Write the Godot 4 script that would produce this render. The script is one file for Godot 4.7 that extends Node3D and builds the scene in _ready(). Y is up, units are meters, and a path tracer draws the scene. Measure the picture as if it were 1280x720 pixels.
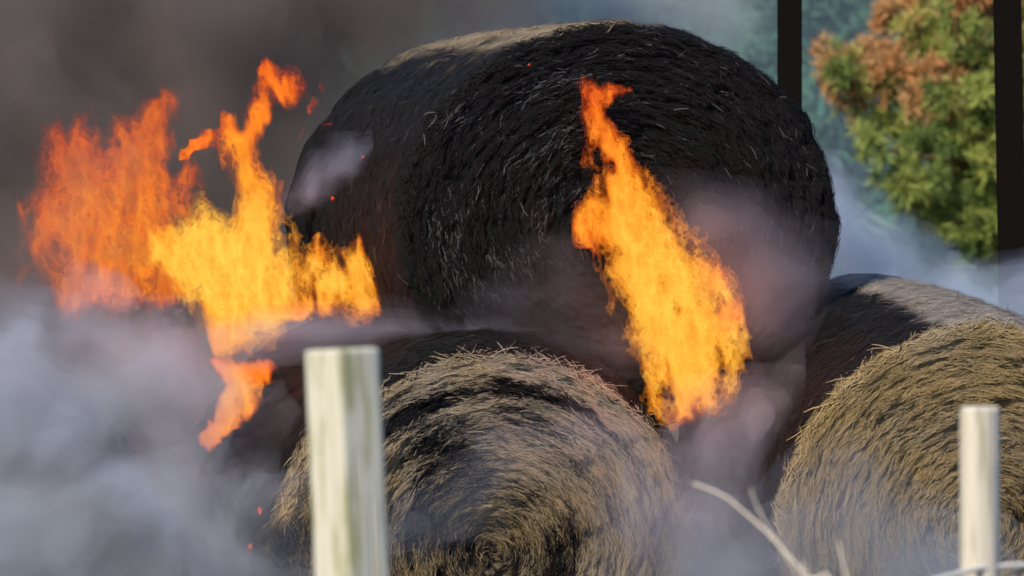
extends Node3D
# A stack of burning round hay bales in an open barn, seen past a field fence through a long lens.

const S := 0.002745            # metres one photograph pixel spans at the bale face (z = 0)
const EYE := Vector3(0, 1.578, 25.0)
var names := {}
var rng := RandomNumberGenerator.new()

func at(px: float, py: float, z := 0.0) -> Vector3:
	var k := (EYE.z - z) / EYE.z
	return Vector3((px - 640.0) * S * k, EYE.y - (py - 360.0) * S * k, z)

func numbered(called: String) -> String:
	var n: int = names.get(called, 0)
	names[called] = n + 1
	return called if n == 0 else "%s_%03d" % [called, n]

func tag(o: Node, label := "", category := "", group := "", kind := "") -> void:
	if label: o.set_meta("label", label)
	if category: o.set_meta("category", category)
	if group: o.set_meta("group", group)
	if kind: o.set_meta("kind", kind)

func thing(called: String, label: String, category: String, where := Vector3.ZERO, group := "", kind := "") -> Node3D:
	var o := Node3D.new()
	o.name = numbered(called)
	add_child(o, true)
	o.position = where
	tag(o, label, category, group, kind)
	return o

func part(called: String, mesh: Mesh, m: Material, parent: Node, kind := "") -> MeshInstance3D:
	var o := MeshInstance3D.new()
	o.name = called
	o.mesh = mesh
	o.material_override = m
	parent.add_child(o, true)
	if kind: o.set_meta("kind", kind)
	return o

func noise(sd: int, freq: float, oct := 3, ridged := false, warp := 0.0) -> FastNoiseLite:
	var n := FastNoiseLite.new()
	n.seed = sd
	n.noise_type = FastNoiseLite.TYPE_SIMPLEX_SMOOTH
	n.frequency = freq
	n.fractal_octaves = oct
	n.fractal_type = FastNoiseLite.FRACTAL_RIDGED if ridged else FastNoiseLite.FRACTAL_FBM
	if warp > 0.0:
		n.domain_warp_enabled = true
		n.domain_warp_amplitude = warp
		n.domain_warp_frequency = freq * 0.8
		n.domain_warp_fractal_type = FastNoiseLite.DOMAIN_WARP_FRACTAL_NONE
	return n

func array_mesh(v: PackedVector3Array, idx: PackedInt32Array, col := PackedColorArray(), nrm := PackedVector3Array(), uv := PackedVector2Array()) -> ArrayMesh:
	var a := []
	a.resize(Mesh.ARRAY_MAX)
	a[Mesh.ARRAY_VERTEX] = v
	a[Mesh.ARRAY_INDEX] = idx
	if col.size(): a[Mesh.ARRAY_COLOR] = col
	if uv.size(): a[Mesh.ARRAY_TEX_UV] = uv
	if nrm.size() == 0:
		nrm.resize(v.size())
		for k in range(0, idx.size(), 3):
			var n := (v[idx[k + 2]] - v[idx[k]]).cross(v[idx[k + 1]] - v[idx[k]])
			nrm[idx[k]] += n; nrm[idx[k + 1]] += n; nrm[idx[k + 2]] += n
		for k in nrm.size():
			nrm[k] = nrm[k].normalized() if nrm[k].length_squared() > 1e-20 else Vector3.UP
	a[Mesh.ARRAY_NORMAL] = nrm
	var m := ArrayMesh.new()
	m.add_surface_from_arrays(Mesh.PRIMITIVE_TRIANGLES, a)
	return m

# ---------------------------------------------------------------- fields and their shells
# A field is a smooth union of tapered capsules roughened by noise; shells() meshes it at several levels (surface nets).
func capsule_value(p: Vector3, caps: Array, flat: float) -> Vector2:      # (1 on an axis, 0 at its radius; heat)
	var best := -9.0
	var heat := 0.0
	var wsum := 0.0
	for c in caps:
		var a: Vector3 = c[0]
		var ab: Vector3 = c[1]
		var ap := p - a
		var t := clampf(ap.dot(ab) * float(c[6]), 0.0, 1.0)
		var d := ap - ab * t
		d.z *= flat
		var f := 1.0 - d.length() / lerpf(c[2], c[3], t)
		if f > -1.5:
			var w := exp(6.0 * f)
			wsum += w
			heat += w * lerpf(c[4], c[5], t)
			best = maxf(best, f)
	if wsum == 0.0:
		return Vector2(-9, 0)
	return Vector2(lerpf(best, log(wsum) / 6.0, 0.6), heat / wsum)

func chain(points: Array, z: float) -> Array:           # points: [px, py, radius in px, heat, dz]
	var out := []
	for i in maxi(1, points.size() - 1):
		var p: Array = points[i]
		var q: Array = points[mini(i + 1, points.size() - 1)]
		var zp: float = z + (p[4] if p.size() > 4 else 0.0)
		var zq: float = z + (q[4] if q.size() > 4 else 0.0)
		var a := at(p[0], p[1], zp)
		var b := at(q[0], q[1], zq)
		out.append([a, b - a, p[2] * S, q[2] * S, float(p[3]) if p.size() > 3 else 0.0, float(q[3]) if q.size() > 3 else 0.0, 1.0 / maxf((b - a).length_squared(), 1e-6)])
	return out

class Grid:
	var n: Vector3i
	var o: Vector3
	var h: float
	var f: PackedFloat32Array
	var heat: PackedFloat32Array
	var cells: PackedInt32Array

func fill(caps: Array, h: float, flat: float, margin: float, rough: Callable, amp: float, floor_y := -99.0) -> Grid:
	var lo := Vector3(1e9, 1e9, 1e9)
	var hi := -lo
	for c in caps:
		for e in 2:
			var p: Vector3 = c[0] + c[1] * e
			var r: float = c[2 + e] * (1.0 + margin)
			var rv := Vector3(r, r, r / flat)
			lo = lo.min(p - rv); hi = hi.max(p + rv)
	var g := Grid.new()
	g.h = h
	g.o = lo - Vector3.ONE * h * 2.0
	g.n = Vector3i(((hi - lo) / h).ceil()) + Vector3i(5, 5, 5)
	var k := 4                                            # the capsules are looked up on a coarser grid
	var cn := g.n / k + Vector3i(2, 2, 2)
	var cf := PackedFloat32Array(); var ch := PackedFloat32Array()
	cf.resize(cn.x * cn.y * cn.z); ch.resize(cf.size())
	var i := 0
	for z in cn.z:
		for y in cn.y:
			for x in cn.x:
				var v := capsule_value(g.o + Vector3(x, y, z) * (h * k), caps, flat)
				cf[i] = v.x; ch[i] = v.y
				i += 1
	g.f.resize(g.n.x * g.n.y * g.n.z)
	g.heat.resize(g.f.size())
	g.f.fill(-9.0)
	var sx := g.n.x
	var sxy := g.n.x * g.n.y
	var csx := cn.x
	var csxy := cn.x * cn.y
	for z in range(1, g.n.z - 1):
		var cz := z / k; var tz := float(z % k) / k
		for y in range(1, g.n.y - 1):
			var cy := y / k; var ty := float(y % k) / k
			for x in range(1, g.n.x - 1):
				var b := x / k + cy * csx + cz * csxy
				var tx := float(x % k) / k
				var base := lerpf(lerpf(lerpf(cf[b], cf[b + 1], tx), lerpf(cf[b + csx], cf[b + csx + 1], tx), ty), lerpf(lerpf(cf[b + csxy], cf[b + csxy + 1], tx), lerpf(cf[b + csx + csxy], cf[b + csx + csxy + 1], tx), ty), tz)
				if base < -amp - 0.35:
					continue
				var p := g.o + Vector3(x, y, z) * h
				if p.y < floor_y:
					continue
				var j := x + y * sx + z * sxy
				g.f[j] = base + amp * float(rough.call(p))
				g.heat[j] = ch[b]
				g.cells.append(j)
	return g

const EDGES := [[0, 1], [2, 3], [4, 5], [6, 7], [0, 2], [1, 3], [4, 6], [5, 7], [0, 4], [1, 5], [2, 6], [3, 7]]
func shells(g: Grid, level: float, paint = null) -> ArrayMesh:
	var sx := g.n.x
	var sxy := g.n.x * g.n.y
	var off := [0, 1, sx, sx + 1, sxy, sxy + 1, sxy + sx, sxy + sx + 1]
	var v := PackedVector3Array(); var col := PackedColorArray(); var nrm := PackedVector3Array()
	var idx := PackedInt32Array()
	var made := {}
	var f := g.f
	var seen := {}
	var inside := PackedInt32Array()
	for j in g.cells:
		if f[j] > level:
			inside.append(j)
	for j0 in inside:                                     # only cells touching an inside corner next to an outside one
		if f[j0 - 1] > level and f[j0 + 1] > level and f[j0 - sx] > level and f[j0 + sx] > level and f[j0 - sxy] > level and f[j0 + sxy] > level:
			continue
		for o in off:
			var j: int = j0 - o
			if seen.has(j):
				continue
			seen[j] = true
			var m := 0
			for c in 8:
				if f[j + off[c]] > level: m |= 1 << c
			if m == 0 or m == 255:
				continue
			var s := Vector3.ZERO
			var n := 0
			for e in EDGES:
				var ia: int = e[0]; var ib: int = e[1]
				if ((m >> ia) & 1) == ((m >> ib) & 1):
					continue
				var fa := f[j + off[ia]]; var fb := f[j + off[ib]]
				fa = maxf(fa, level - 1.0); fb = maxf(fb, level - 1.0)
				var t := (level - fa) / (fb - fa)
				var va := Vector3(ia & 1, (ia >> 1) & 1, ia >> 2)
				var vb := Vector3(ib & 1, (ib >> 1) & 1, ib >> 2)
				s += va.lerp(vb, t)
				n += 1
			var p := g.o + (Vector3(j % sx, (j / sx) % g.n.y, j / sxy) + s / n) * g.h
			var gr := Vector3(f[j + 1] - f[j], f[j + sx] - f[j], f[j + sxy] - f[j])
			made[j] = v.size()
			v.append(p)
			nrm.append(-gr.normalized() if gr.length_squared() > 1e-12 else Vector3.UP)
			if paint != null:
				col.append(paint.call(p, g.heat[j]))
	for j in inside:
		for axis in 3:
			var d: int = [1, sx, sxy][axis]
			var a: int = [sx, sxy, 1][axis]
			var b: int = [sxy, 1, sx][axis]
			for side in 2:
				if f[j + d * (1 if side else -1)] > level:
					continue
				var c0 := j if side else j - d            # the edge runs from c0 to c0 + d
				if not (made.has(c0) and made.has(c0 - a) and made.has(c0 - b) and made.has(c0 - a - b)):
					continue
				var q0: int = made[c0]; var q1: int = made[c0 - a]; var q2: int = made[c0 - a - b]; var q3: int = made[c0 - b]
				if side:
					idx.append_array([q0, q2, q1, q0, q3, q2])
				else:
					idx.append_array([q0, q1, q2, q0, q2, q3])
	if idx.size() == 0:
		return null
	return array_mesh(v, idx, col, nrm)

# ---------------------------------------------------------------- materials
var cache := {}
func matte(key: String, color: Color, rough := 0.9) -> StandardMaterial3D:
	if not cache.has(key):
		var m := StandardMaterial3D.new()
		m.resource_name = key
		m.albedo_color = color
		m.roughness = rough
		cache[key] = m
	return cache[key]

func tinted(key: String, rough := 0.9, spec := 0.3) -> StandardMaterial3D:
	if not cache.has(key):
		var m := StandardMaterial3D.new()
		m.resource_name = key
		m.vertex_color_use_as_albedo = true
		m.roughness = rough
		m.metallic_specular = spec
		cache[key] = m
	return cache[key]

# ---------------------------------------------------------------- bales
func face_height(b: Dictionary, r: float, th: float) -> float:
	var R: float = b.r
	var q := r / R
	var c := Vector2(cos(th), sin(th))
	var h: float = b.bulge * (1.0 - q * q)
	h += 0.018 * (b.swirl as FastNoiseLite).get_noise_3d(c.x * (1.5 + 4.0 * r), c.y * (1.5 + 4.0 * r), r * 36.0)
	h += 0.03 * (b.lump as FastNoiseLite).get_noise_3d(c.x * r * 5.0, c.y * r * 5.0, 3.0) + 0.016 * (b.lump as FastNoiseLite).get_noise_3d(c.x * r * 15.0, c.y * r * 15.0, 8.0)
	for k in b.get("hollows", []):
		var d2: float = (Vector2(c.x * r, c.y * r) - k[0]).length_squared()
		h -= k[2] * exp(-d2 / (k[1] * k[1]))
	return h

func side_radius(b: Dictionary, th: float, z: float) -> float:
	var c := Vector2(cos(th), sin(th))
	return b.r + 0.02 * (b.lump as FastNoiseLite).get_noise_3d(c.x * 3.5, c.y * 3.5, z * 4.0) + 0.012 * (b.swirl as FastNoiseLite).get_noise_3d(c.x * 3.0, c.y * 3.0, z * 34.0 + 50.0)

func squash(b: Dictionary, p: Vector3) -> Vector3:
	return Vector3(p.x * b.sx, p.y * b.sy + b.r * b.sy, p.z)

func bale_point(b: Dictionary, u: float, th: float, lift := 0.0) -> Vector3:
	# u in 0..1 runs over the front face to the shoulder, 1..2 along the side to the back
	var sh: float = b.get("shoulder", 0.055)
	var z: float
	var r: float
	if u <= 1.0:
		r = u * (b.r - sh)
		z = face_height(b, r, th) + lift
	else:
		var L: float = b.length
		var t := (u - 1.0) * (L + sh * 1.5)
		if t < sh * 1.5:
			var a := t / (sh * 1.5) * PI / 2.0
			var fz := face_height(b, b.r - sh, th)
			var sr := side_radius(b, th, -sh)
			r = lerpf(b.r - sh, sr, sin(a)) + lift * sin(a)
			z = lerpf(-sh, fz, cos(a)) + lift * cos(a)
		else:
			z = -sh - (t - sh * 1.5) / L * (L - sh)
			r = side_radius(b, th, z) + lift
			z = z
	return squash(b, Vector3(cos(th) * r, sin(th) * r, z))

func make_bale(b: Dictionary, label: String, where: Vector3, turn: Vector3, straws: int) -> Node3D:
	var o := thing("round_bale", label, "hay bale", where, "burning round bales in the stack")
	o.rotation_degrees = turn
	b.swirl = noise(b.seed, 1.0, 3)
	b.lump = noise(b.seed + 7, 1.0, 3)
	var NT := 300
	var us := PackedFloat32Array()
	for i in 84: us.append(maxf(0.002, i / 83.0))
	for i in range(1, 50): us.append(1.0 + pow(i / 49.0, 1.4))
	var v := PackedVector3Array(); var col := PackedColorArray(); var idx := PackedInt32Array()
	var chars: Callable = b.char
	for u in us:
		for k in NT:
			var th := TAU * k / NT
			v.append(bale_point(b, u, th))
			col.append(straw_color(chars.call(u, th), 0.5, 0.72))
	var back := v.size()
	v.append(squash(b, Vector3(0, 0, -b.length)))
	col.append(Color(0.1, 0.08, 0.05))
	for i in us.size() - 1:
		for k in NT:
			var k2 := (k + 1) % NT
			var q := i * NT
			idx.append_array([q + k, q + NT + k, q + NT + k2, q + k, q + NT + k2, q + k2])
	for k in NT:
		idx.append_array([(us.size() - 1) * NT + k, back, (us.size() - 1) * NT + (k + 1) % NT])
	part("body", array_mesh(v, idx, col), tinted("packed hay"), o)
	# loose straws, laid round the roll as it was wound
	v = PackedVector3Array(); col = PackedColorArray(); idx = PackedInt32Array()
	var nrm := PackedVector3Array()
	for i in straws:
		var u: float
		if rng.randf() < 0.66: u = sqrt(rng.randf()) * 1.02
		else: u = 1.0 + rng.randf() * 0.95
		var th := rng.randf() * TAU
		if sin(th) < -0.55: continue
		var c: Vector2 = chars.call(u, th)
		var r: float = maxf(minf(u, 1.0) * b.r, 0.03)
		var ln := rng.randf_range(0.025, 0.085) * (1.0 if c.x < 0.5 else 0.75)
		var dth := ln / r
		if dth > 1.2: dth = 1.2
		var du := rng.randfn(0.0, 0.016) + ln * 0.5 * (b.lump as FastNoiseLite).get_noise_3d(cos(th) * r * 8.0, sin(th) * r * 8.0, u * 3.0 + 20.0)
		var width := rng.randf_range(0.0008, 0.0017)
		var l0 := rng.randf_range(-0.002, 0.009)
		var l1 := l0 + maxf(0.0, rng.randfn(0.0, 0.005)) * (1.0 if c.x < 0.6 else 0.5)
		if rng.randf() < 0.012: l1 += rng.randf() * 0.022
		var bend := rng.randfn(0.0, 0.004)
		var tone := straw_color(c, rng.randf(), rng.randf_range(0.72, 1.3), rng.randf())
		var first := v.size()
		var M := 4
		if rng.randf() < 0.5: dth = -dth
		var pts := []
		for k in M:
			var t := float(k) / (M - 1)
			pts.append(bale_point(b, clampf(u + du * t + bend * sin(t * PI), 0.004, 1.99), th + dth * t, lerpf(l0, l1, t * t)))
		var mid: Vector3 = bale_point(b, u, th, 0.05) - pts[0]
		mid = mid.normalized()
		for k in M:
			var dir: Vector3 = (pts[mini(k + 1, M - 1)] - pts[maxi(k - 1, 0)]).normalized()
			var side := dir.cross(mid).normalized() * width * (0.5 if k == M - 1 else 1.0)
			v.append(pts[k] - side); v.append(pts[k] + side)
			var nn := (mid + side.normalized() * 0.0).normalized()
			nrm.append((nn - side.normalized() * 0.5).normalized()); nrm.append((nn + side.normalized() * 0.5).normalized())
			col.append(tone); col.append(tone)
			if k < M - 1:
				var q := first + k * 2
				idx.append_array([q, q + 2, q + 1, q + 1, q + 2, q + 3])
	part("straw", array_mesh(v, idx, col, nrm), tinted("straw", 0.8, 0.25), o, "stuff")
	return o

func straw_color(c: Vector2, mixing: float, bright: float, pick := 0.5) -> Color:
	# c.x how charred, c.y how weathered to grey
	var warm := Color(0.34, 0.237, 0.112).lerp(Color(0.19, 0.134, 0.058), mixing)
	var grey := Color(0.21, 0.185, 0.16).lerp(Color(0.30, 0.27, 0.24), mixing)
	var k := warm.lerp(grey, clampf(c.y, 0.0, 1.0))
	var burnt := Color(0.005, 0.0046, 0.005).lerp(Color(0.015, 0.0135, 0.014), mixing)
	if pick > 0.985 - 0.35 * clampf(c.y - 1.0, 0.0, 1.0): burnt = Color(0.07, 0.069, 0.072)      # ash
	var ch := clampf(c.x + (pick - 0.5) * 0.55 * (1.0 - absf(c.x * 2.0 - 1.0)), 0.0, 1.0)
	k = k.lerp(burnt, smoothstep(0.15, 0.8, ch)) * bright
	k.a = 1.0
	return k

# ---------------------------------------------------------------- fire
func flame_material(gain: float) -> StandardMaterial3D:
	var key := "flame %.2f" % gain
	if not cache.has(key):
		var m := StandardMaterial3D.new()
		m.resource_name = "flame"
		m.shading_mode = BaseMaterial3D.SHADING_MODE_UNSHADED
		m.vertex_color_use_as_albedo = true
		m.albedo_color = Color(gain, gain, gain).linear_to_srgb()
		m.transparency = BaseMaterial3D.TRANSPARENCY_ALPHA
		m.cull_mode = BaseMaterial3D.CULL_DISABLED
		var tex := NoiseTexture2D.new()                    # fine licks: how much of the fire glows where
		tex.width = 1024; tex.height = 1024
		tex.seamless = true
		tex.noise = noise(640, 0.008, 3, true, 40.0)
		var ramp := Gradient.new()
		ramp.offsets = PackedFloat32Array([0.0, 0.35, 0.75, 1.0])
		ramp.colors = PackedColorArray([Color(0.86, 0.70, 0.55, 0.22), Color(0.93, 0.86, 0.75, 0.55), Color(1, 1, 1, 1), Color(1, 1, 1, 1)])
		tex.color_ramp = ramp
		m.albedo_texture = tex
		m.uv1_triplanar = true
		m.uv1_world_triplanar = true
		m.uv1_scale = Vector3(1.2, 0.5, 1.2)
		cache[key] = m
	return cache[key]

func flame_color(t: float) -> Color:
	var stops := [[0.0, Color(0.42, 0.035, 0.012)], [0.25, Color(0.80, 0.105, 0.016)], [0.5, Color(0.97, 0.235, 0.022)], [0.75, Color(1.0, 0.41, 0.035)], [1.0, Color(1.0, 0.62, 0.09)]]
	for i in 4:
		if t < stops[i + 1][0]:
			return (stops[i][1] as Color).lerp(stops[i + 1][1], clampf((t - stops[i][0]) / 0.25, 0.0, 1.0))
	return stops[4][1]

func make_flame(label: String, chains: Array, z: float, h: float, flat: float, amp: float, sd: int, strength: float, group: String) -> Node3D:
	var caps := []
	for c in chains: caps.append_array(chain(c, z))
	var big := noise(sd, 4.0, 2, false, 0.12)
	var mid := noise(sd + 1, 11.0, 3, true, 0.06)
	var fine := noise(sd + 3, 26.0, 2, true, 0.03)
	var rough := func(p: Vector3) -> float:
		var w := Vector3(p.x * 1.25 + p.y * 0.25, p.y * 0.62, p.z)
		var hole := maxf(0.0, big.get_noise_3dv(w * 1.7 + Vector3(7, 3, 1)) - 0.12)
		return 0.75 * big.get_noise_3dv(w) + 0.6 * mid.get_noise_3dv(w) + 0.42 * fine.get_noise_3dv(w) - 2.2 * hole + 0.08
	var g := fill(caps, h, flat, 0.8, rough, amp)
	var tint := noise(sd + 2, 10.0, 3, true, 0.06)
	var streak := noise(sd + 4, 22.0, 2, true, 0.04)
	var base: Vector3 = caps[0][0]
	var low := 1e9
	for c in caps: low = minf(low, minf(c[0].y, c[0].y + c[1].y))
	base.y = low
	var o := thing("flame", label, "flame", base, group)
	var levels := [-0.3, -0.1, 0.12, 0.36, 0.66]
	var alphas := [0.045, 0.09, 0.16, 0.25, 0.36]
	var called := ["outer_flame", "outer_flame", "middle_flame", "middle_flame", "flame_core"]
	for i in levels.size():
		var lv: float = i / 4.0
		var paint := func(p: Vector3, heat: float) -> Color:
			var w := Vector3(p.x * 1.3 + p.y * 0.3, p.y * 0.48, p.z)
			var n := tint.get_noise_3dv(w)
			var k := streak.get_noise_3dv(w)
			var c := flame_color(clampf(heat * 0.78 + lv * 0.50 - 0.26 + n * (0.34 - 0.12 * lv) + k * (0.20 - 0.12 * lv), 0.0, 1.0))
			c.a = clampf(alphas[i] * 2.0 * smoothstep(-0.75, 0.65, n * 0.75 + k * 0.5 - 0.18 + 0.55 * lv * lv) * strength, 0.0, 0.85)
			return c
		var m := shells(g, levels[i], paint)
		if m:
			var e := part(called[i], m, flame_material(0.85), o, "stuff")
			e.position = -base
	return o

func make_smoke(label: String, chains: Array, z: float, density: float, albedo: Color, sd: int, h := 0.05, amp := 0.7, flat := 1.0, freq := 1.6, levels := [-0.34, -0.03, 0.28, 0.6]) -> Node3D:
	var caps := []
	for c in chains: caps.append_array(chain(c, z))
	var big := noise(sd, freq, 4, false, 0.25)
	var rough := func(p: Vector3) -> float: return big.get_noise_3d(p.x, p.y, p.z) * 1.25
	var g := fill(caps, h, flat, 0.95, rough, amp)
	var base: Vector3 = caps[0][0]
	var o := thing("smoke_plume", label, "smoke", base, "smoke drifting round the bales", "stuff")
	var weights := [0.13, 0.25, 0.42, 0.62]
	for i in levels.size():
		var m := shells(g, levels[i])
		if m == null: continue
		var fog := FogMaterial.new()
		fog.resource_name = "smoke"
		fog.density = density * weights[i]
		fog.albedo = albedo.linear_to_srgb()
		var e := part("smoke_puff", m, fog, o, "stuff")
		e.position = -base
	return o

func fire_light(where: Vector3, energy: float, size: float) -> void:
	var l := OmniLight3D.new()
	l.name = numbered("flame_glow")
	l.light_color = Color(1.0, 0.45, 0.16)
	l.light_energy = energy
	l.light_size = size
	l.omni_range = 30.0
	l.omni_attenuation = 2.0
	l.shadow_enabled = true
	add_child(l, true)
	l.position = where

# ================================================================ the scene
func _ready() -> void:
	rng.seed = 4711
	var cam := Camera3D.new()
	cam.name = "camera"
	add_child(cam)
	cam.position = EYE
	cam.fov = 4.527
	var lens := CameraAttributesPhysical.new()
	lens.frustum_focal_length = 303.6
	lens.frustum_focus_distance = 22.8
	lens.frustum_near = 0.1
	lens.frustum_far = 6000.0
	lens.exposure_aperture = 10.0
	cam.attributes = lens
	cam.near = 0.1
	cam.far = 6000.0
	cam.current = true

	var env := Environment.new()
	env.background_mode = Environment.BG_SKY
	var sky := ProceduralSkyMaterial.new()
	sky.sky_top_color = Color(0.42, 0.55, 0.78)
	sky.sky_horizon_color = Color(0.78, 0.84, 0.92)
	sky.sky_curve = 0.12
	sky.ground_bottom_color = Color(0.25, 0.25, 0.22)
	sky.ground_horizon_color = Color(0.5, 0.52, 0.5)
	sky.sky_energy_multiplier = 1.0
	env.sky = Sky.new()
	env.sky.sky_material = sky
	env.tonemap_mode = Environment.TONE_MAPPER_LINEAR
	env.tonemap_exposure = 1.45
	env.sdfgi_enabled = true
	env.ssao_enabled = true
	env.ssil_enabled = true
	env.volumetric_fog_enabled = true
	env.volumetric_fog_density = 0.0
	var we := WorldEnvironment.new()
	we.name = "world_environment"
	we.environment = env
	add_child(we)

	var sun := DirectionalLight3D.new()
	sun.name = "sun"
	sun.light_color = Color(1.0, 0.95, 0.86)
	sun.light_energy = 1.25
	sun.light_angular_distance = 0.6
	sun.shadow_enabled = true
	sun.rotation_degrees = Vector3(-36, -32, 0)
	add_child(sun)

	build_ground()
	build_barn()
	build_trees()
	build_bales()
	build_fence()
	build_flames()
	build_smoke()

func build_ground() -> void:
	var m := matte("field grass", Color(0.27, 0.29, 0.17))
	var pm := PlaneMesh.new()
	pm.size = Vector2(5000, 5000)
	var g := part("ground", pm, m, self, "structure")
	tag(g, "rough grass field round the bales", "ground")

func build_bales() -> void:
	var n1 := noise(31, 1.0, 4)
	var top := {"seed": 11, "r": 0.77, "sx": 1.06, "sy": 0.915, "shoulder": 0.035, "length": 1.3, "bulge": 0.05}
	top.char = func(u: float, th: float) -> Vector2:
		var p := Vector3(cos(th) * u * 3.0, sin(th) * u * 3.0, u * 2.0)
		var ash := smoothstep(0.05, 0.4, n1.get_noise_3dv(p * 1.1 + Vector3(40, 0, 0)))
		if u <= 1.02:
			return Vector2(1.0 + 0.2 * n1.get_noise_3dv(p), 1.0 + 0.8 * ash * smoothstep(0.3, -0.2, cos(th) * u))
		var up := exp(-pow((th - PI * 0.55) / 0.36, 2.0)) * smoothstep(1.0, 1.04, u)
		return Vector2(1.1 - 1.3 * up + 0.45 * n1.get_noise_3dv(p * 1.5), 0.3 + 0.9 * ash * (1.0 - up))
	var top_bale := make_bale(top, "black charred round bale on top of the stack, flames up its face", at(776, 282, -0.22) - Vector3(0, 0.705, 0), Vector3(0, 19, 0), 60000)
	var left := {"seed": 23, "r": 0.745, "shoulder": 0.085, "sx": 1.055, "sy": 1.0, "length": 1.2, "bulge": 0.05, "hollows": [[Vector2(0.0, 0.05), 0.12, 0.08]]}
	left.char = func(u: float, th: float) -> Vector2:
		var p := Vector3(cos(th) * minf(u, 1.0) * 2.2, sin(th) * minf(u, 1.0) * 2.2, 0)
		var k := n1.get_noise_3dv(p + Vector3(5, 0, 0))
		var fine := n1.get_noise_3d(cos(th) * 3.0, sin(th) * 3.0, u * 22.0)
		if u > 1.015 + 0.06 * smoothstep(0.5, 0.85, -cos(th)):
			return Vector2(0.95 + 0.3 * k, 0.6)
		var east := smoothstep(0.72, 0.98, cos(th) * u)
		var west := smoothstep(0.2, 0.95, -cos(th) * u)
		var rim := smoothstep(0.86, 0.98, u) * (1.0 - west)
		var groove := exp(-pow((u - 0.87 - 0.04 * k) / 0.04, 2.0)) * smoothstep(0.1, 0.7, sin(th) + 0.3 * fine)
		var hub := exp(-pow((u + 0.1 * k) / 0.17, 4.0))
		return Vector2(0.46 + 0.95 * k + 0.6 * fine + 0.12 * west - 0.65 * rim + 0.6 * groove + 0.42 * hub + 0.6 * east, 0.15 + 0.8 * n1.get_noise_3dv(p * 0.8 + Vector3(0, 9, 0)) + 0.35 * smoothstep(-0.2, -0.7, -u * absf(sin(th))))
	embers(top_bale, top, [[0.93, 118, 0.007], [1.4, 160, 0.008], [1.55, 172, 0.010]])
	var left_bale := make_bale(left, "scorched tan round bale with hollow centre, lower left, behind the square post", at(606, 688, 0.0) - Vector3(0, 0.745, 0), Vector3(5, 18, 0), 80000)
	embers(left_bale, left, [[1.15, 170, 0.012], [1.2, 180, 0.017], [1.12, 188, 0.014]])
	var right := {"seed": 37, "r": 0.72, "sx": 1.03, "sy": 1.0, "length": 1.2, "bulge": 0.07}
	right.char = func(u: float, th: float) -> Vector2:
		var p := Vector3(cos(th) * u * 2.2, sin(th) * u * 2.2, u)
		var k := n1.get_noise_3dv(p + Vector3(0, 0, 15))
		var fine := n1.get_noise_3d(cos(th) * 3.0, sin(th) * 3.0, u * 22.0 + 40.0)
		if u > 1.03:
			var west := smoothstep(PI * 0.525, PI * 0.60, th + 0.08 * n1.get_noise_2d(u * 30.0, 3.0) + 0.1 * k)
			return Vector2(0.02 + 1.1 * west, 0.85)
		var spot := exp(-(Vector2(cos(th) * u, sin(th) * u) - Vector2(0.22, 0.1)).length_squared() / 0.02)
		return Vector2(0.17 + 0.35 * k + 0.3 * fine + 0.45 * spot, 0.12 + 0.5 * n1.get_noise_3dv(p * 0.8 + Vector3(0, 9, 0)))
	make_bale(right, "tan round bale with blackened top edge, lower right, behind the round stake", at(1213, 657, 0.05) - Vector3(0, 0.72, -0.0), Vector3(7, 16, 0), 80000)
	var behind := {"seed": 53, "r": 0.72, "sx": 1.03, "sy": 1.0, "length": 1.2, "bulge": 0.05}
	behind.char = func(u: float, th: float) -> Vector2:
		return Vector2(0.9 + 0.4 * n1.get_noise_3d(cos(th) * 3.0, sin(th) * 3.0, u * 3.0), 0.5)
	make_bale(behind, "burnt round bale half hidden in smoke at the far left", at(60, 700, -1.3) - Vector3(0, 0.72, 0), Vector3(0, 12, 0), 6000)

func ember_mesh(sd: int) -> ArrayMesh:
	var r := RandomNumberGenerator.new()
	r.seed = sd
	var v := PackedVector3Array(); var idx := PackedInt32Array()
	for i in 5:
		for k in 8:
			var a := PI * (i + 0.5) / 5.0
			v.append(Vector3(cos(TAU * k / 8.0) * sin(a) * 0.6, cos(a), sin(TAU * k / 8.0) * sin(a) * 0.6) * r.randf_range(0.7, 1.3))
	for i in 4:
		for k in 8:
			var q := i * 8 + k
			var q2 := i * 8 + (k + 1) % 8
			idx.append_array([q, q2, q + 8, q2, q2 + 8, q + 8])
	return array_mesh(v, idx)

func embers(bale: Node3D, b: Dictionary, spots: Array) -> void:
	if not cache.has("ember"):
		var m := StandardMaterial3D.new()
		m.resource_name = "ember glow"
		m.albedo_color = Color(0.1, 0.03, 0.02)
		m.emission_enabled = true
		m.emission = Color(1.0, 0.30, 0.10)
		m.emission_energy_multiplier = 0.45
		cache["ember"] = m
	for s in spots:
		var e := part("ember", ember_mesh(rng.randi()), cache["ember"], bale)
		e.position = bale_point(b, s[0], deg_to_rad(s[1]), 0.004)
		e.rotation = Vector3(rng.randf() * 3, rng.randf() * 3, rng.randf() * 3)
		e.scale = Vector3.ONE * s[2]

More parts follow.
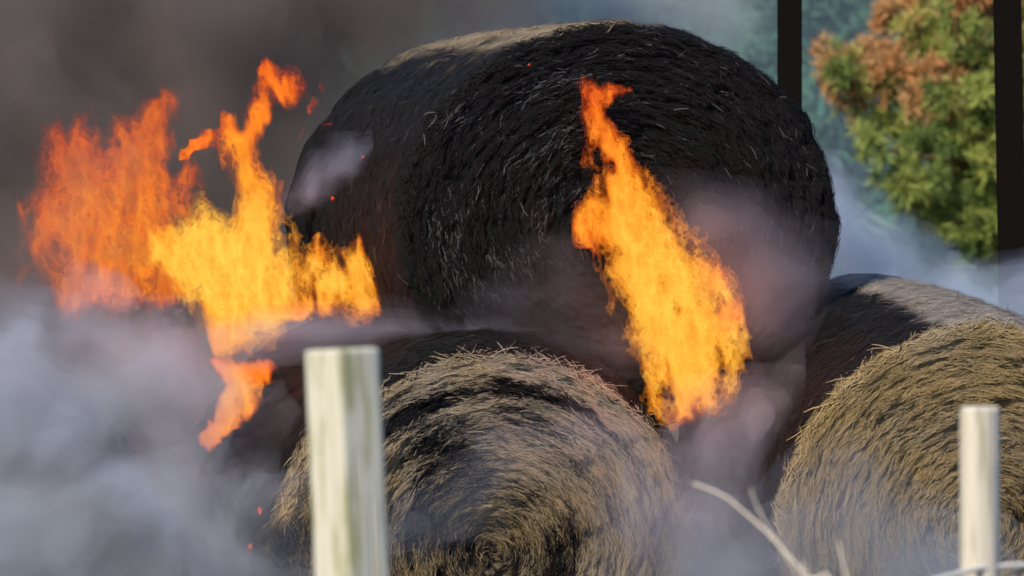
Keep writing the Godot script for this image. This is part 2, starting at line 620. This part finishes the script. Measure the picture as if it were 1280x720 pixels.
func build_flames() -> void:
	make_flame("tall orange flame running up the black face of the top bale", [
		[[846, 538, 8, 0.5], [850, 515, 16, 0.65], [856, 475, 31, 0.8], [856, 425, 44, 0.9], [838, 365, 40, 0.88], [812, 308, 34, 0.8], [785, 252, 30, 0.68], [766, 195, 22, 0.48], [747, 148, 15, 0.32], [728, 100, 11, 0.18]],
		[[792, 290, 28, 0.75], [752, 262, 16, 0.6], [740, 290, 15, 0.5], [748, 325, 7, 0.35]],
		[[866, 352, 24, 0.75], [892, 348, 13, 0.55], [914, 342, 5, 0.4]],
		[[878, 412, 28, 0.7], [905, 402, 16, 0.45]],
		[[745, 122, 11, 0.22], [790, 112, 7, 0.08]]], -0.07, 0.009, 2.0, 0.9, 101, 1.15, "flames on the bales")
	make_flame("broad red orange flame furthest left, fading into brown smoke", [
		[[88, 372, 14, 0.10], [112, 325, 39, 0.27], [118, 262, 53, 0.27], [95, 200, 34, 0.03]],
		[[110, 310, 46, 0.30], [160, 290, 48, 0.30], [215, 285, 34, 0.25]],
		[[160, 245, 39, 0.30], [178, 182, 30, 0.13], [206, 128, 15, 0.02]],
		[[165, 235, 25, 0.20], [222, 222, 21, 0.05]],
		[[150, 330, 39, 0.30], [85, 378, 14, 0.10]],
		[[205, 362, 14, 0.15], [235, 335, 23, 0.25]],
		[[55, 310, 16, 0.02], [65, 250, 12, 0.02]]], -0.75, 0.010, 1.9, 1.0, 211, 0.35, "flames on the bales")
	make_flame("bright yellow flame left of the top bale with a curling red tip", [
		[[268, 426, 14, 0.5], [283, 392, 30, 0.75], [298, 352, 46, 0.95], [250, 320, 38, 1.0], [205, 318, 22, 0.85]],
		[[328, 372, 27, 0.85], [316, 300, 26, 0.85], [320, 240, 20, 0.6], [300, 195, 16, 0.45], [318, 150, 15, 0.32], [352, 112, 20, 0.2], [332, 85, 9, 0.08]],
		[[292, 185, 9, 0.5], [285, 150, 8, 0.4]],
		[[228, 195, 7, 0.3], [258, 170, 7, 0.3]], [[330, 388, 12, 0.6], [365, 392, 9, 0.5], [400, 385, 12, 0.6]]], -0.5, 0.009, 1.8, 0.85, 307, 1.0, "flames on the bales")
	make_flame("low ragged flame licking the left side of the top bale", [
		[[394, 378, 16, 0.7], [416, 352, 28, 0.8], [445, 352, 28, 0.7], [468, 374, 14, 0.5]],
		[[396, 325, 10, 0.5], [400, 292, 5, 0.2]],
		[[448, 325, 10, 0.5], [458, 285, 5, 0.15]],
		[[425, 325, 7, 0.4], [430, 300, 4, 0.2]],
		[[384, 164, 4, 0.25], [405, 152, 6, 0.3], [432, 150, 4, 0.2]], [[350, 232, 3, 0.4], [362, 246, 4, 0.45]], [[372, 185, 5, 0.2], [392, 130, 7, 0.15], [412, 92, 4, 0.05]]], -0.36, 0.0085, 1.8, 1.0, 401, 0.9, "flames on the bales")
	make_flame("thin broken flame trickling down beside the lower left bale", [
		[[264, 454, 6, 0.35], [290, 464, 12, 0.5], [320, 466, 12, 0.3], [345, 455, 6, 0.2]], [[300, 478, 12, 0.5], [300, 498, 15, 0.65], [286, 520, 11, 0.5]], [[278, 535, 8, 0.5], [256, 550, 10, 0.4], [243, 562, 4, 0.3]]], -0.12, 0.0065, 1.5, 1.0, 503, 1.0, "flames on the bales")
	fire_light(at(850, 380, 0.06), 0.26, 0.12)
	fire_light(at(290, 340, -0.3), 0.22, 0.2)

func build_smoke() -> void:
	var drift := thing("smoke_haze", "thin blue haze of smoke hanging over the field beyond the pine", "smoke", Vector3(2, 0, -60), "", "stuff")
	for k in 3:
		var fv := FogVolume.new()
		fv.name = "smoke_puff"
		fv.shape = RenderingServer.FOG_VOLUME_SHAPE_ELLIPSOID
		fv.size = Vector3(30 - 5 * k, 14 - 2 * k, 16 - 4 * k)
		fv.position = Vector3(1.5 * k, 2.5, 0)
		var fm := FogMaterial.new()
		fm.density = 0.005
		fm.albedo = Color(0.80, 0.90, 0.93)
		fv.material = fm
		fv.set_meta("kind", "stuff")
		drift.add_child(fv, true)
	var brown := Color(0.36, 0.30, 0.275)
	var blue := Color(0.70, 0.80, 0.97)
	var pale := Color(0.72, 0.79, 0.76)
	make_smoke("dense brown smoke bank filling the upper left behind the flames", [
		[[-150, 420, 240], [0, 150, 260], [200, 40, 230], [440, -30, 170], [680, -90, 110]], [[60, 420, 200], [280, 280, 190], [420, 150, 150]], [[-150, 700, 230], [120, 600, 200], [320, 500, 150]]], -2.8, 4.0, brown, 900, 0.075, 0.8, 1.0, 1.3)
	make_smoke("thin brown smoke trailing before the orange flame furthest left", [
		[[-60, 420, 90], [60, 330, 70], [110, 220, 60], [240, 140, 50]]], -0.45, 0.9, brown, 905, 0.05, 0.6)
	make_smoke("thin pale veil of smoke above the top bale", [
		[[380, -10, 80], [560, 0, 90], [760, 10, 90], [880, 40, 85], [935, 90, 40]]], -3.4, 3.4, pale, 910, 0.06, 0.8, 1.0, 2.2)
	make_smoke("pale blue smoke rising behind the right bale below the pine", [
		[[985, 185, 30, 0, 0.9], [1030, 240, 45, 0, 0.7], [1072, 325, 62], [1150, 415, 72, 0, 0.6], [1265, 405, 66, 0, 2.0], [1400, 385, 80, 0, 2.1]], [[980, 430, 110], [1150, 500, 120], [1350, 500, 130]]], -3.4, 4.0, blue, 920, 0.055, 0.75, 1.0, 2.2)
	make_smoke("blue white smoke drifting across the lower left corner", [
		[[-80, 520, 130], [60, 600, 160], [140, 760, 200]], [[20, 470, 60], [110, 470, 62], [200, 470, 66], [300, 450, 30]], [[170, 590, 90], [200, 690, 110], [290, 800, 110]]], 0.12, 3.8, Color(0.80, 0.89, 1.0), 930, 0.04, 1.0, 1.0, 2.7)
	make_smoke("flat wisp of smoke drifting between the top bale and the lower left bale", [
		[[200, 455, 34], [330, 425, 32], [480, 404, 28], [600, 400, 20], [690, 420, 12]]], 0.0, 3.4, blue, 940, 0.03, 0.55)
	make_smoke("small slanting grey wisp beside the charred side of the top bale", [
		[[345, 285, 12], [375, 245, 20], [410, 215, 24], [440, 185, 20], [462, 155, 12], [485, 120, 6]]], -0.12, 3.0, blue, 950, 0.018, 0.85, 1.0, 5.0)
	make_smoke("thin smoke curling across the right half of the charred face", [
		[[850, 240, 34], [920, 300, 55], [1000, 330, 52], [1060, 320, 36]], [[930, 340, 58], [970, 410, 50]]], 0.05, 0.9, blue, 960, 0.045, 0.6)
	make_smoke("thin smoke low on the charred face left of the tall flame", [
		[[540, 390, 30], [650, 375, 45], [730, 400, 52], [800, 460, 36]], [[700, 330, 40], [690, 270, 24]]], 0.0, 0.8, blue, 970, 0.045, 0.6)
	make_smoke("blue smoke pouring from the gap between the two lower bales", [
		[[985, 445, 26], [945, 495, 48], [905, 560, 62], [890, 650, 76], [930, 760, 100]], [[830, 530, 60, 0, -0.9], [870, 600, 100, 0, -0.9]]], 0.12, 2.8, blue, 980, 0.04, 0.75, 1.0, 2.4)
	make_smoke("thin smoke drifting over the lower left of the tan right bale", [
		[[960, 720, 80], [1030, 640, 75], [1100, 690, 85], [1190, 740, 80]]], 0.38, 2.0, blue, 990, 0.05, 0.55)
	make_smoke("faint wisps of smoke over the face of the lower left bale", [
		[[420, 690, 50], [560, 640, 44], [640, 560, 52], [740, 550, 50], [800, 600, 56], [820, 700, 70]], [[590, 670, 30], [640, 670, 30]], [[240, 590, 36], [290, 660, 50], [330, 730, 50]]], 0.28, 1.4, blue, 1000, 0.045, 0.6)

# ---------------------------------------------------------------- barn
func box_into(st: Dictionary, lo: Vector3, hi: Vector3) -> void:
	for ax in 3:
		for sd in 2:
			var u := (ax + 1) % 3
			var w := (ax + 2) % 3
			var first: int = st.v.size()
			for k in 4:
				var p := Vector3()
				p[ax] = hi[ax] if sd else lo[ax]
				p[u] = hi[u] if k in [1, 2] else lo[u]
				p[w] = hi[w] if k in [2, 3] else lo[w]
				st.v.append(p)
				var n := Vector3()
				n[ax] = 1.0 if sd else -1.0
				st.n.append(n)
			if sd: st.i.append_array([first, first + 2, first + 1, first, first + 3, first + 2])
			else: st.i.append_array([first, first + 1, first + 2, first, first + 2, first + 3])

func steel_column(h: float, w: float) -> ArrayMesh:      # an H section: two flanges and a web, stood on a base plate
	var st := {"v": PackedVector3Array(), "n": PackedVector3Array(), "i": PackedInt32Array()}
	box_into(st, Vector3(-w / 2, 0.012, w / 2 - 0.009), Vector3(w / 2, h, w / 2))
	box_into(st, Vector3(-w / 2, 0.012, -w / 2), Vector3(w / 2, h, -w / 2 + 0.009))
	box_into(st, Vector3(-0.004, 0.012, -w / 2 + 0.009), Vector3(0.004, h, w / 2 - 0.009))
	box_into(st, Vector3(-w * 0.9, 0, -w * 0.9), Vector3(w * 0.9, 0.012, w * 0.9))
	return array_mesh(st.v, st.i, PackedColorArray(), st.n)

func build_barn() -> void:
	var m := matte("dark painted steel", Color(0.07, 0.06, 0.055), 0.95)
	m.metallic_specular = 0.08
	var c0 := at(987, 360, -3.1); c0.y = 0
	var c1 := at(1276, 360, -2.0); c1.y = 0
	var a := thing("barn_column", "black steel barn column between the top bale and the pine", "barn column", c0, "black steel barn columns")
	part("steel_section", steel_column(4.2, 0.092), m, a)
	var b := thing("barn_column", "black leaning steel barn column at the right edge of the view, right of the pine", "barn column", c1, "black steel barn columns")
	part("steel_section", steel_column(4.2, 0.098), m, b)
	b.rotation_degrees = Vector3(0, 0, 1.1)

# ---------------------------------------------------------------- trees
func tuft_mesh(count: int, length: float, width: float, spread: float, sd: int) -> ArrayMesh:
	var r := RandomNumberGenerator.new()
	r.seed = sd
	var v := PackedVector3Array(); var idx := PackedInt32Array(); var col := PackedColorArray()
	for i in count:
		var d := Vector3(r.randfn() * spread, r.randf_range(0.15, 1.0), r.randfn() * spread).normalized()
		var s := d.cross(Vector3(r.randfn(), r.randfn(), r.randfn())).normalized() * width
		var b := Vector3(r.randfn(), r.randfn(), r.randfn()) * length * 0.10
		var l := length * r.randf_range(0.6, 1.15)
		var q := v.size()
		v.append(b - s * 0.6); v.append(b + s * 0.6); v.append(b + d * l * 0.55 + s); v.append(b + d * l * 0.55 - s); v.append(b + d * l - Vector3(0, l * 0.08, 0))
		var t := r.randf_range(0.7, 1.25)
		for k in 5: col.append(Color(t, t, t))
		idx.append_array([q, q + 1, q + 2, q, q + 2, q + 3, q + 3, q + 2, q + 4])
	return array_mesh(v, idx, col)

func limb_mesh(pts: Array, r0: float, r1: float, sides := 7) -> ArrayMesh:
	var v := PackedVector3Array(); var n := PackedVector3Array(); var idx := PackedInt32Array()
	var bark := noise(77, 9.0, 3)
	for i in pts.size():
		var d: Vector3 = (pts[mini(i + 1, pts.size() - 1)] - pts[maxi(i - 1, 0)]).normalized()
		var a := d.cross(Vector3(0.3, 0.2, 1.0)).normalized()
		var b := d.cross(a).normalized()
		var r := lerpf(r0, r1, float(i) / (pts.size() - 1))
		for k in sides:
			var q := a * cos(TAU * k / sides) + b * sin(TAU * k / sides)
			v.append(pts[i] + q * r * (1.0 + 0.25 * bark.get_noise_3dv((pts[i] + q * r) * 3.0))); n.append(q)
	for i in pts.size() - 1:
		for k in sides:
			var k2 := (k + 1) % sides
			idx.append_array([i * sides + k, (i + 1) * sides + k, (i + 1) * sides + k2, i * sides + k, (i + 1) * sides + k2, i * sides + k2])
	return array_mesh(v, idx, PackedColorArray(), n)

func curve(a: Vector3, b: Vector3, sag: float, wob: float, steps := 9) -> Array:
	var out := []
	for i in steps + 1:
		var t := float(i) / steps
		out.append(a.lerp(b, t) + Vector3(rng.randfn() * wob, sag * sin(t * PI) + rng.randfn() * wob, rng.randfn() * wob) * (1.0 if i > 0 and i < steps else 0.0))
	return out

func scatter(called: String, mesh: Mesh, where: Array, m: Material, parent: Node) -> void:
	var mm := MultiMesh.new()
	mm.transform_format = MultiMesh.TRANSFORM_3D
	mm.use_colors = true
	mm.mesh = mesh
	mm.instance_count = where.size()
	for i in where.size():
		mm.set_instance_transform(i, where[i][0])
		mm.set_instance_color(i, where[i][1])
	var o := MultiMeshInstance3D.new()
	o.name = called
	o.multimesh = mm
	o.material_override = m
	o.set_meta("kind", "stuff")
	parent.add_child(o, true)

func leafy(key: String) -> StandardMaterial3D:
	var m := tinted(key, 0.7, 0.35)
	m.cull_mode = BaseMaterial3D.CULL_DISABLED
	m.backlight_enabled = true
	m.backlight = Color(0.5, 0.5, 0.4)
	return m

func tuft_at(p: Vector3, dir: Vector3, size: float) -> Transform3D:
	var y := (dir + Vector3(rng.randfn(), rng.randfn(), rng.randfn()) * 0.35).normalized()
	var x := y.cross(Vector3(rng.randfn(), rng.randfn(), rng.randfn())).normalized()
	return Transform3D(Basis(x, y, x.cross(y)).scaled(Vector3.ONE * size), p)

func build_trees() -> void:
	var bark := matte("pine bark", Color(0.36, 0.27, 0.20))
	var needles := leafy("pine needles")
	var zt := -35.0
	var base := at(1560, 360, zt)
	base.y = 0
	var tree := thing("pine_tree", "green pine with scorched orange brown branches right of the black bale", "tree", base)
	part("trunk", limb_mesh(curve(Vector3(0, -0.1, 0), Vector3(-0.4, 10.0, -0.3), 0.0, 0.05, 12), 0.24, 0.06, 12), bark, tree)
	var tuft := tuft_mesh(30, 0.13, 0.0065, 0.9, 5)
	var where := []
	var tone := noise(61, 0.8, 3)
	# limbs: from the trunk to a tip (photo place), with how much of its foliage is scorched
	var limbs := [
		[1040, 95, 0.2, 0.5, 0.34], [1080, 65, 0.0, 0.55, 0.42], [1130, 35, -0.6, 0.55, 0.5], [1120, 110, 0.5, 0.5, 0.5], [1075, 150, 0.3, 0.1, 0.52], [1105, 185, 0.9, 0.06, 0.5],
		[1190, 60, 0.8, 0.25, 0.6], [1215, 120, 1.1, 0.10, 0.6], [1185, 180, 0.0, 0.42, 0.45], [1175, 215, -0.5, 0.5, 0.4], [1140, 245, 0.4, 0.08, 0.42], [1190, 275, 0.8, 0.06, 0.5], [1190, 310, 0.5, 0.12, 0.36],
		[1240, 240, 0.2, 0.2, 0.5], [1260, 285, 0.3, 0.04, 0.45], [1245, 40, 0.0, 0.35, 0.55], [1190, -40, 0.3, 0.55, 0.6], [1250, -90, 0.0, 0.3, 0.9], [1330, 180, 1.0, 0.2, 0.8], [1340, 60, 1.0, 0.2, 0.8], [1350, 300, 1.0, 0.1, 0.7]]
	for i in 26:                                           # the rest of the crown, above and beyond the frame
		var a := rng.randf() * TAU
		var hgt := rng.randf_range(3.4, 9.6)
		var p := base + Vector3(cos(a), 0, sin(a)) * (2.9 - 0.24 * hgt) + Vector3(0, hgt, 0)
		limbs.append([p.x, p.y, p.z - zt, 0.2, 0.8, true])
	for l in limbs:
		var tip: Vector3 = Vector3(l[0], l[1], l[2] + zt) if l.size() > 5 else at(l[0], l[1], zt + l[2])
		tip -= base
		var root := Vector3(-0.02 * tip.y, maxf(0.6, tip.y - 0.25 * Vector2(tip.x, tip.z).length()), 0)
		var spine := curve(root, tip, 0.12, 0.03)
		part("branch", limb_mesh(spine, 0.035, 0.010, 6), bark, tree)
		var reach: float = l[4]
		for q in 16:                                       # bunches of needle tufts along the limb
			var t := 1.0 - absf(rng.randfn()) * 0.25
			if t < 0.25: continue
			var k := t * 9.0
			var c: Vector3 = (spine[int(k)] as Vector3).lerp(spine[mini(int(k) + 1, 9)], k - int(k))
			var off := Vector3(rng.randfn(), rng.randfn() * 0.7, rng.randfn()) * reach * 0.36
			var burnt: float = l[3] + 0.06 + 0.5 * tone.get_noise_3dv((c + off + base) * 1.6) + 0.1 * rng.randfn()
			var hue := clampf(0.45 + 1.0 * tone.get_noise_3dv((c + off) * 2.1 + Vector3(9, 0, 0)) + 0.25 * rng.randfn(), 0, 1)
			for i in 11:
				var o2 := Vector3(rng.randfn(), rng.randfn() * 0.8, rng.randfn()) * 0.075
				var g := Color(0.085, 0.145, 0.04).lerp(Color(0.34, 0.38, 0.085), clampf(hue + 0.12 * rng.randfn(), 0, 1))
				var br := Color(0.52, 0.21, 0.07).lerp(Color(0.48, 0.32, 0.15), rng.randf())
				where.append([tuft_at(c + off + o2, (o2 * 6.0 + off * 0.8 + Vector3(0, 0.1, 0)).normalized(), rng.randf_range(0.7, 1.25)), g.lerp(br, smoothstep(0.40, 0.62, burnt + 0.07 * rng.randfn()))])
	scatter("needles", tuft, where, needles, tree)
	# the dark trees at the far edge of the field
	var spruce := tuft_mesh(26, 0.62, 0.035, 0.8, 8)
	var pale := matte("spruce bark", Color(0.25, 0.21, 0.18))
	var looks := ["leftmost", "second from the left", "third from the left", "fourth from the left", "fifth from the left", "sixth from the left", "seventh from the left", "eighth from the left", "rightmost"]
	for i in 9:
		var b := Vector3(-8.5 + 2.1 * i + rng.randf_range(-0.3, 0.3), 0, -82.0 + rng.randf_range(-4, 4))
		var hgt := rng.randf_range(9.0, 12.0)
		var t := thing("spruce_tree", "blue green spruce at the far field edge, %s of nine" % looks[i], "tree", b, "dark trees behind the smoke")
		part("trunk", limb_mesh(curve(Vector3(0, -0.1, 0), Vector3(0, hgt * 0.96, 0), 0.0, 0.04, 10), 0.2, 0.03, 9), pale, t)
		var w := []
		for k in 2200:
			var y := hgt * (0.03 + 0.97 * pow(rng.randf(), 1.25))
			var rad := (hgt - y) * 0.27 + 0.5
			var a := rng.randf() * TAU
			var rr := rad * sqrt(rng.randf()) * (1.0 + 0.25 * sin(a * 5.0 + y * 3.0))
			var d := Vector3(cos(a), -0.15, sin(a))
			var g := Color(0.04, 0.12, 0.085).lerp(Color(0.075, 0.18, 0.11), rng.randf())
			w.append([tuft_at(Vector3(cos(a) * rr, y, sin(a) * rr), d, rng.randf_range(0.7, 1.3)), g])
		scatter("foliage", spruce, w, leafy("spruce needles"), t)

# ---------------------------------------------------------------- fence
func wood_post(radius_of: Callable, h: float, rounding: float, tones: Array, sd: int) -> ArrayMesh:
	var NT := 140
	var NY := 180
	var grain := noise(sd, 1.0, 3)
	var v := PackedVector3Array(); var col := PackedColorArray(); var idx := PackedInt32Array()
	var blotch := noise(sd + 3, 1.0, 3)
	var rows := []
	for i in NY: rows.append([h * i / (NY - 1.0) - (rounding if i == NY - 1 else 0.0), 0.0])
	rows.append([h - rounding * 0.3, rounding * 0.35])
	rows.append([h, rounding])
	rows.append([h + 0.0005, 0.02])
	rows.append([h + 0.0006, 0.045])
	for rw in rows:
		for k in NT:
			var th := TAU * k / NT
			var r: float = maxf(0.001, radius_of.call(th) - rw[1])
			var c := Vector3(cos(th), 0, sin(th))
			r += 0.0014 * grain.get_noise_3d(c.x * 14.0, rw[0] * 3.0, c.z * 14.0)
			var crack := smoothstep(0.42, 0.55, blotch.get_noise_3d(c.x * 11.0 + 30.0, rw[0] * 1.6, c.z * 11.0))
			r -= 0.003 * crack
			v.append(c * r + Vector3(0, rw[0], 0))
			var g := 0.5 + 0.9 * grain.get_noise_3d(c.x * 9.0, rw[0] * 2.2, c.z * 9.0)
			var bl := blotch.get_noise_3d(c.x * 2.0, rw[0] * 5.0, c.z * 2.0)
			var k1: Color = (tones[0] as Color).lerp(tones[1], clampf(g, 0, 1))
			k1 = k1.lerp(tones[2], clampf(smoothstep(0.05, 0.5, bl) * 0.8 + 0.55 * exp(-pow(wrapf(th - tones[3], -PI, PI) / 0.22, 2.0)) * (0.6 + bl), 0.0, 0.85))
			k1 = k1.lerp(Color(0.16, 0.14, 0.10), 0.55 * crack)
			col.append(k1)
	for i in rows.size() - 1:
		for k in NT:
			var k2 := (k + 1) % NT
			idx.append_array([i * NT + k, (i + 1) * NT + k, (i + 1) * NT + k2, i * NT + k, (i + 1) * NT + k2, i * NT + k2])
	var top := v.size()
	v.append(Vector3(0, h + 0.0006, 0)); col.append(tones[0])
	for k in NT: idx.append_array([(rows.size() - 1) * NT + k, top, (rows.size() - 1) * NT + (k + 1) % NT])
	return array_mesh(v, idx, col)

func build_fence() -> void:
	var wood := tinted("weathered post wood", 0.8)
	var z0 := 13.5
	var foot := at(440, 720, z0)
	var top := at(427, 436, z0)
	var lean := atan2(foot.x - top.x, top.y - foot.y)
	var b := Vector3(foot.x + foot.y * tan(lean), 0, z0)
	var half := 0.0445
	var square := func(th: float) -> float:                # a sawn square post with worn corners, a corner towards the camera
		var t := th - deg_to_rad(50.0)
		return half / pow(pow(absf(cos(t)), 9.0) + pow(absf(sin(t)), 9.0), 1.0 / 9.0)
	var p := thing("fence_post", "pale sawn square fence post with a greenish corner, before the lower left bale", "fence post", b, "fence posts")
	part("post_wood", wood_post(square, top.y / cos(lean), 0.006, [Color(0.60, 0.57, 0.48), Color(0.48, 0.45, 0.36), Color(0.27, 0.27, 0.13), deg_to_rad(95.0)], 81), wood, p)
	p.rotation.z = lean
	var z1 := 12.2
	var t1 := at(1226, 508, z1)
	var b1 := Vector3(at(1224, 720, z1).x, 0, z1)
	var round_shape := func(th: float) -> float: return 0.0345 + 0.0012 * sin(th * 3.0 + 1.0)
	var q := thing("fence_post", "slim round pale fence stake before the tan right bale", "fence post", b1, "fence posts")
	part("post_wood", wood_post(round_shape, t1.y, 0.008, [Color(0.58, 0.53, 0.44), Color(0.47, 0.43, 0.35), Color(0.33, 0.30, 0.22), 9.0], 83), wood, q)
	# the wire that runs along the posts
	var w := []
	var wa := at(1224, 710, z1 + 0.037)
	var left := Vector3(b.x, wa.y - 0.11, z0 + 0.06)
	for i in 21:
		var t := i / 20.0
		w.append(left.lerp(wa, t) - Vector3(0, 0.03 * sin(t * PI), 0))
	for i in range(1, 11): w.append(wa + Vector3(0.16 * i, 0.006 * i - 0.004 * sin(i * 0.3), -0.12 * i))
	var wire := part(numbered("fence_wire"), limb_mesh(w, 0.0052, 0.0052, 8), matte("galvanised wire", Color(0.80, 0.78, 0.74), 0.8), self)
	tag(wire, "pale fence wire fixed low across the round stake", "fence wire")
	# dry stalks standing by the fence
	var dry := matte("dry stalk", Color(0.84, 0.79, 0.72), 0.8)
	var zs := 13.0
	var stalks := [
		["long bent pale dry stalk leaning left before the gap between the bales", [[866, 604], [905, 620], [930, 640], [965, 672], [1008, 722], [1060, 800]], 0.0030, 0.0019],
		["faint thin dry twig behind the long bent stalk", [[938, 610], [945, 630], [958, 655], [985, 700], [1000, 730], [1016, 770]], 0.0013, 0.0009],
		["short upright dry stalk before the tan right bale", [[1049, 678], [1053, 700], [1060, 730], [1070, 800]], 0.0026, 0.0013]]
	for s in stalks:
		var pts := []
		for k in s[1]: pts.append(at(k[0], k[1], zs))
		pts.append(Vector3(pts[-1].x + 0.10, 0.0, zs + 0.05))
		pts.reverse()
		var smooth := []
		for i in pts.size() - 1:
			for k in 4:
				smooth.append((pts[i] as Vector3).cubic_interpolate(pts[i + 1], pts[maxi(i - 1, 0)], pts[mini(i + 2, pts.size() - 1)], k / 4.0))
		smooth.append(pts[-1])
		var o := part(numbered("dry_stalk"), limb_mesh(smooth, s[2], s[3], 8), dry, self)
		tag(o, s[0], "dry stalk", "dry stalks along the fence")
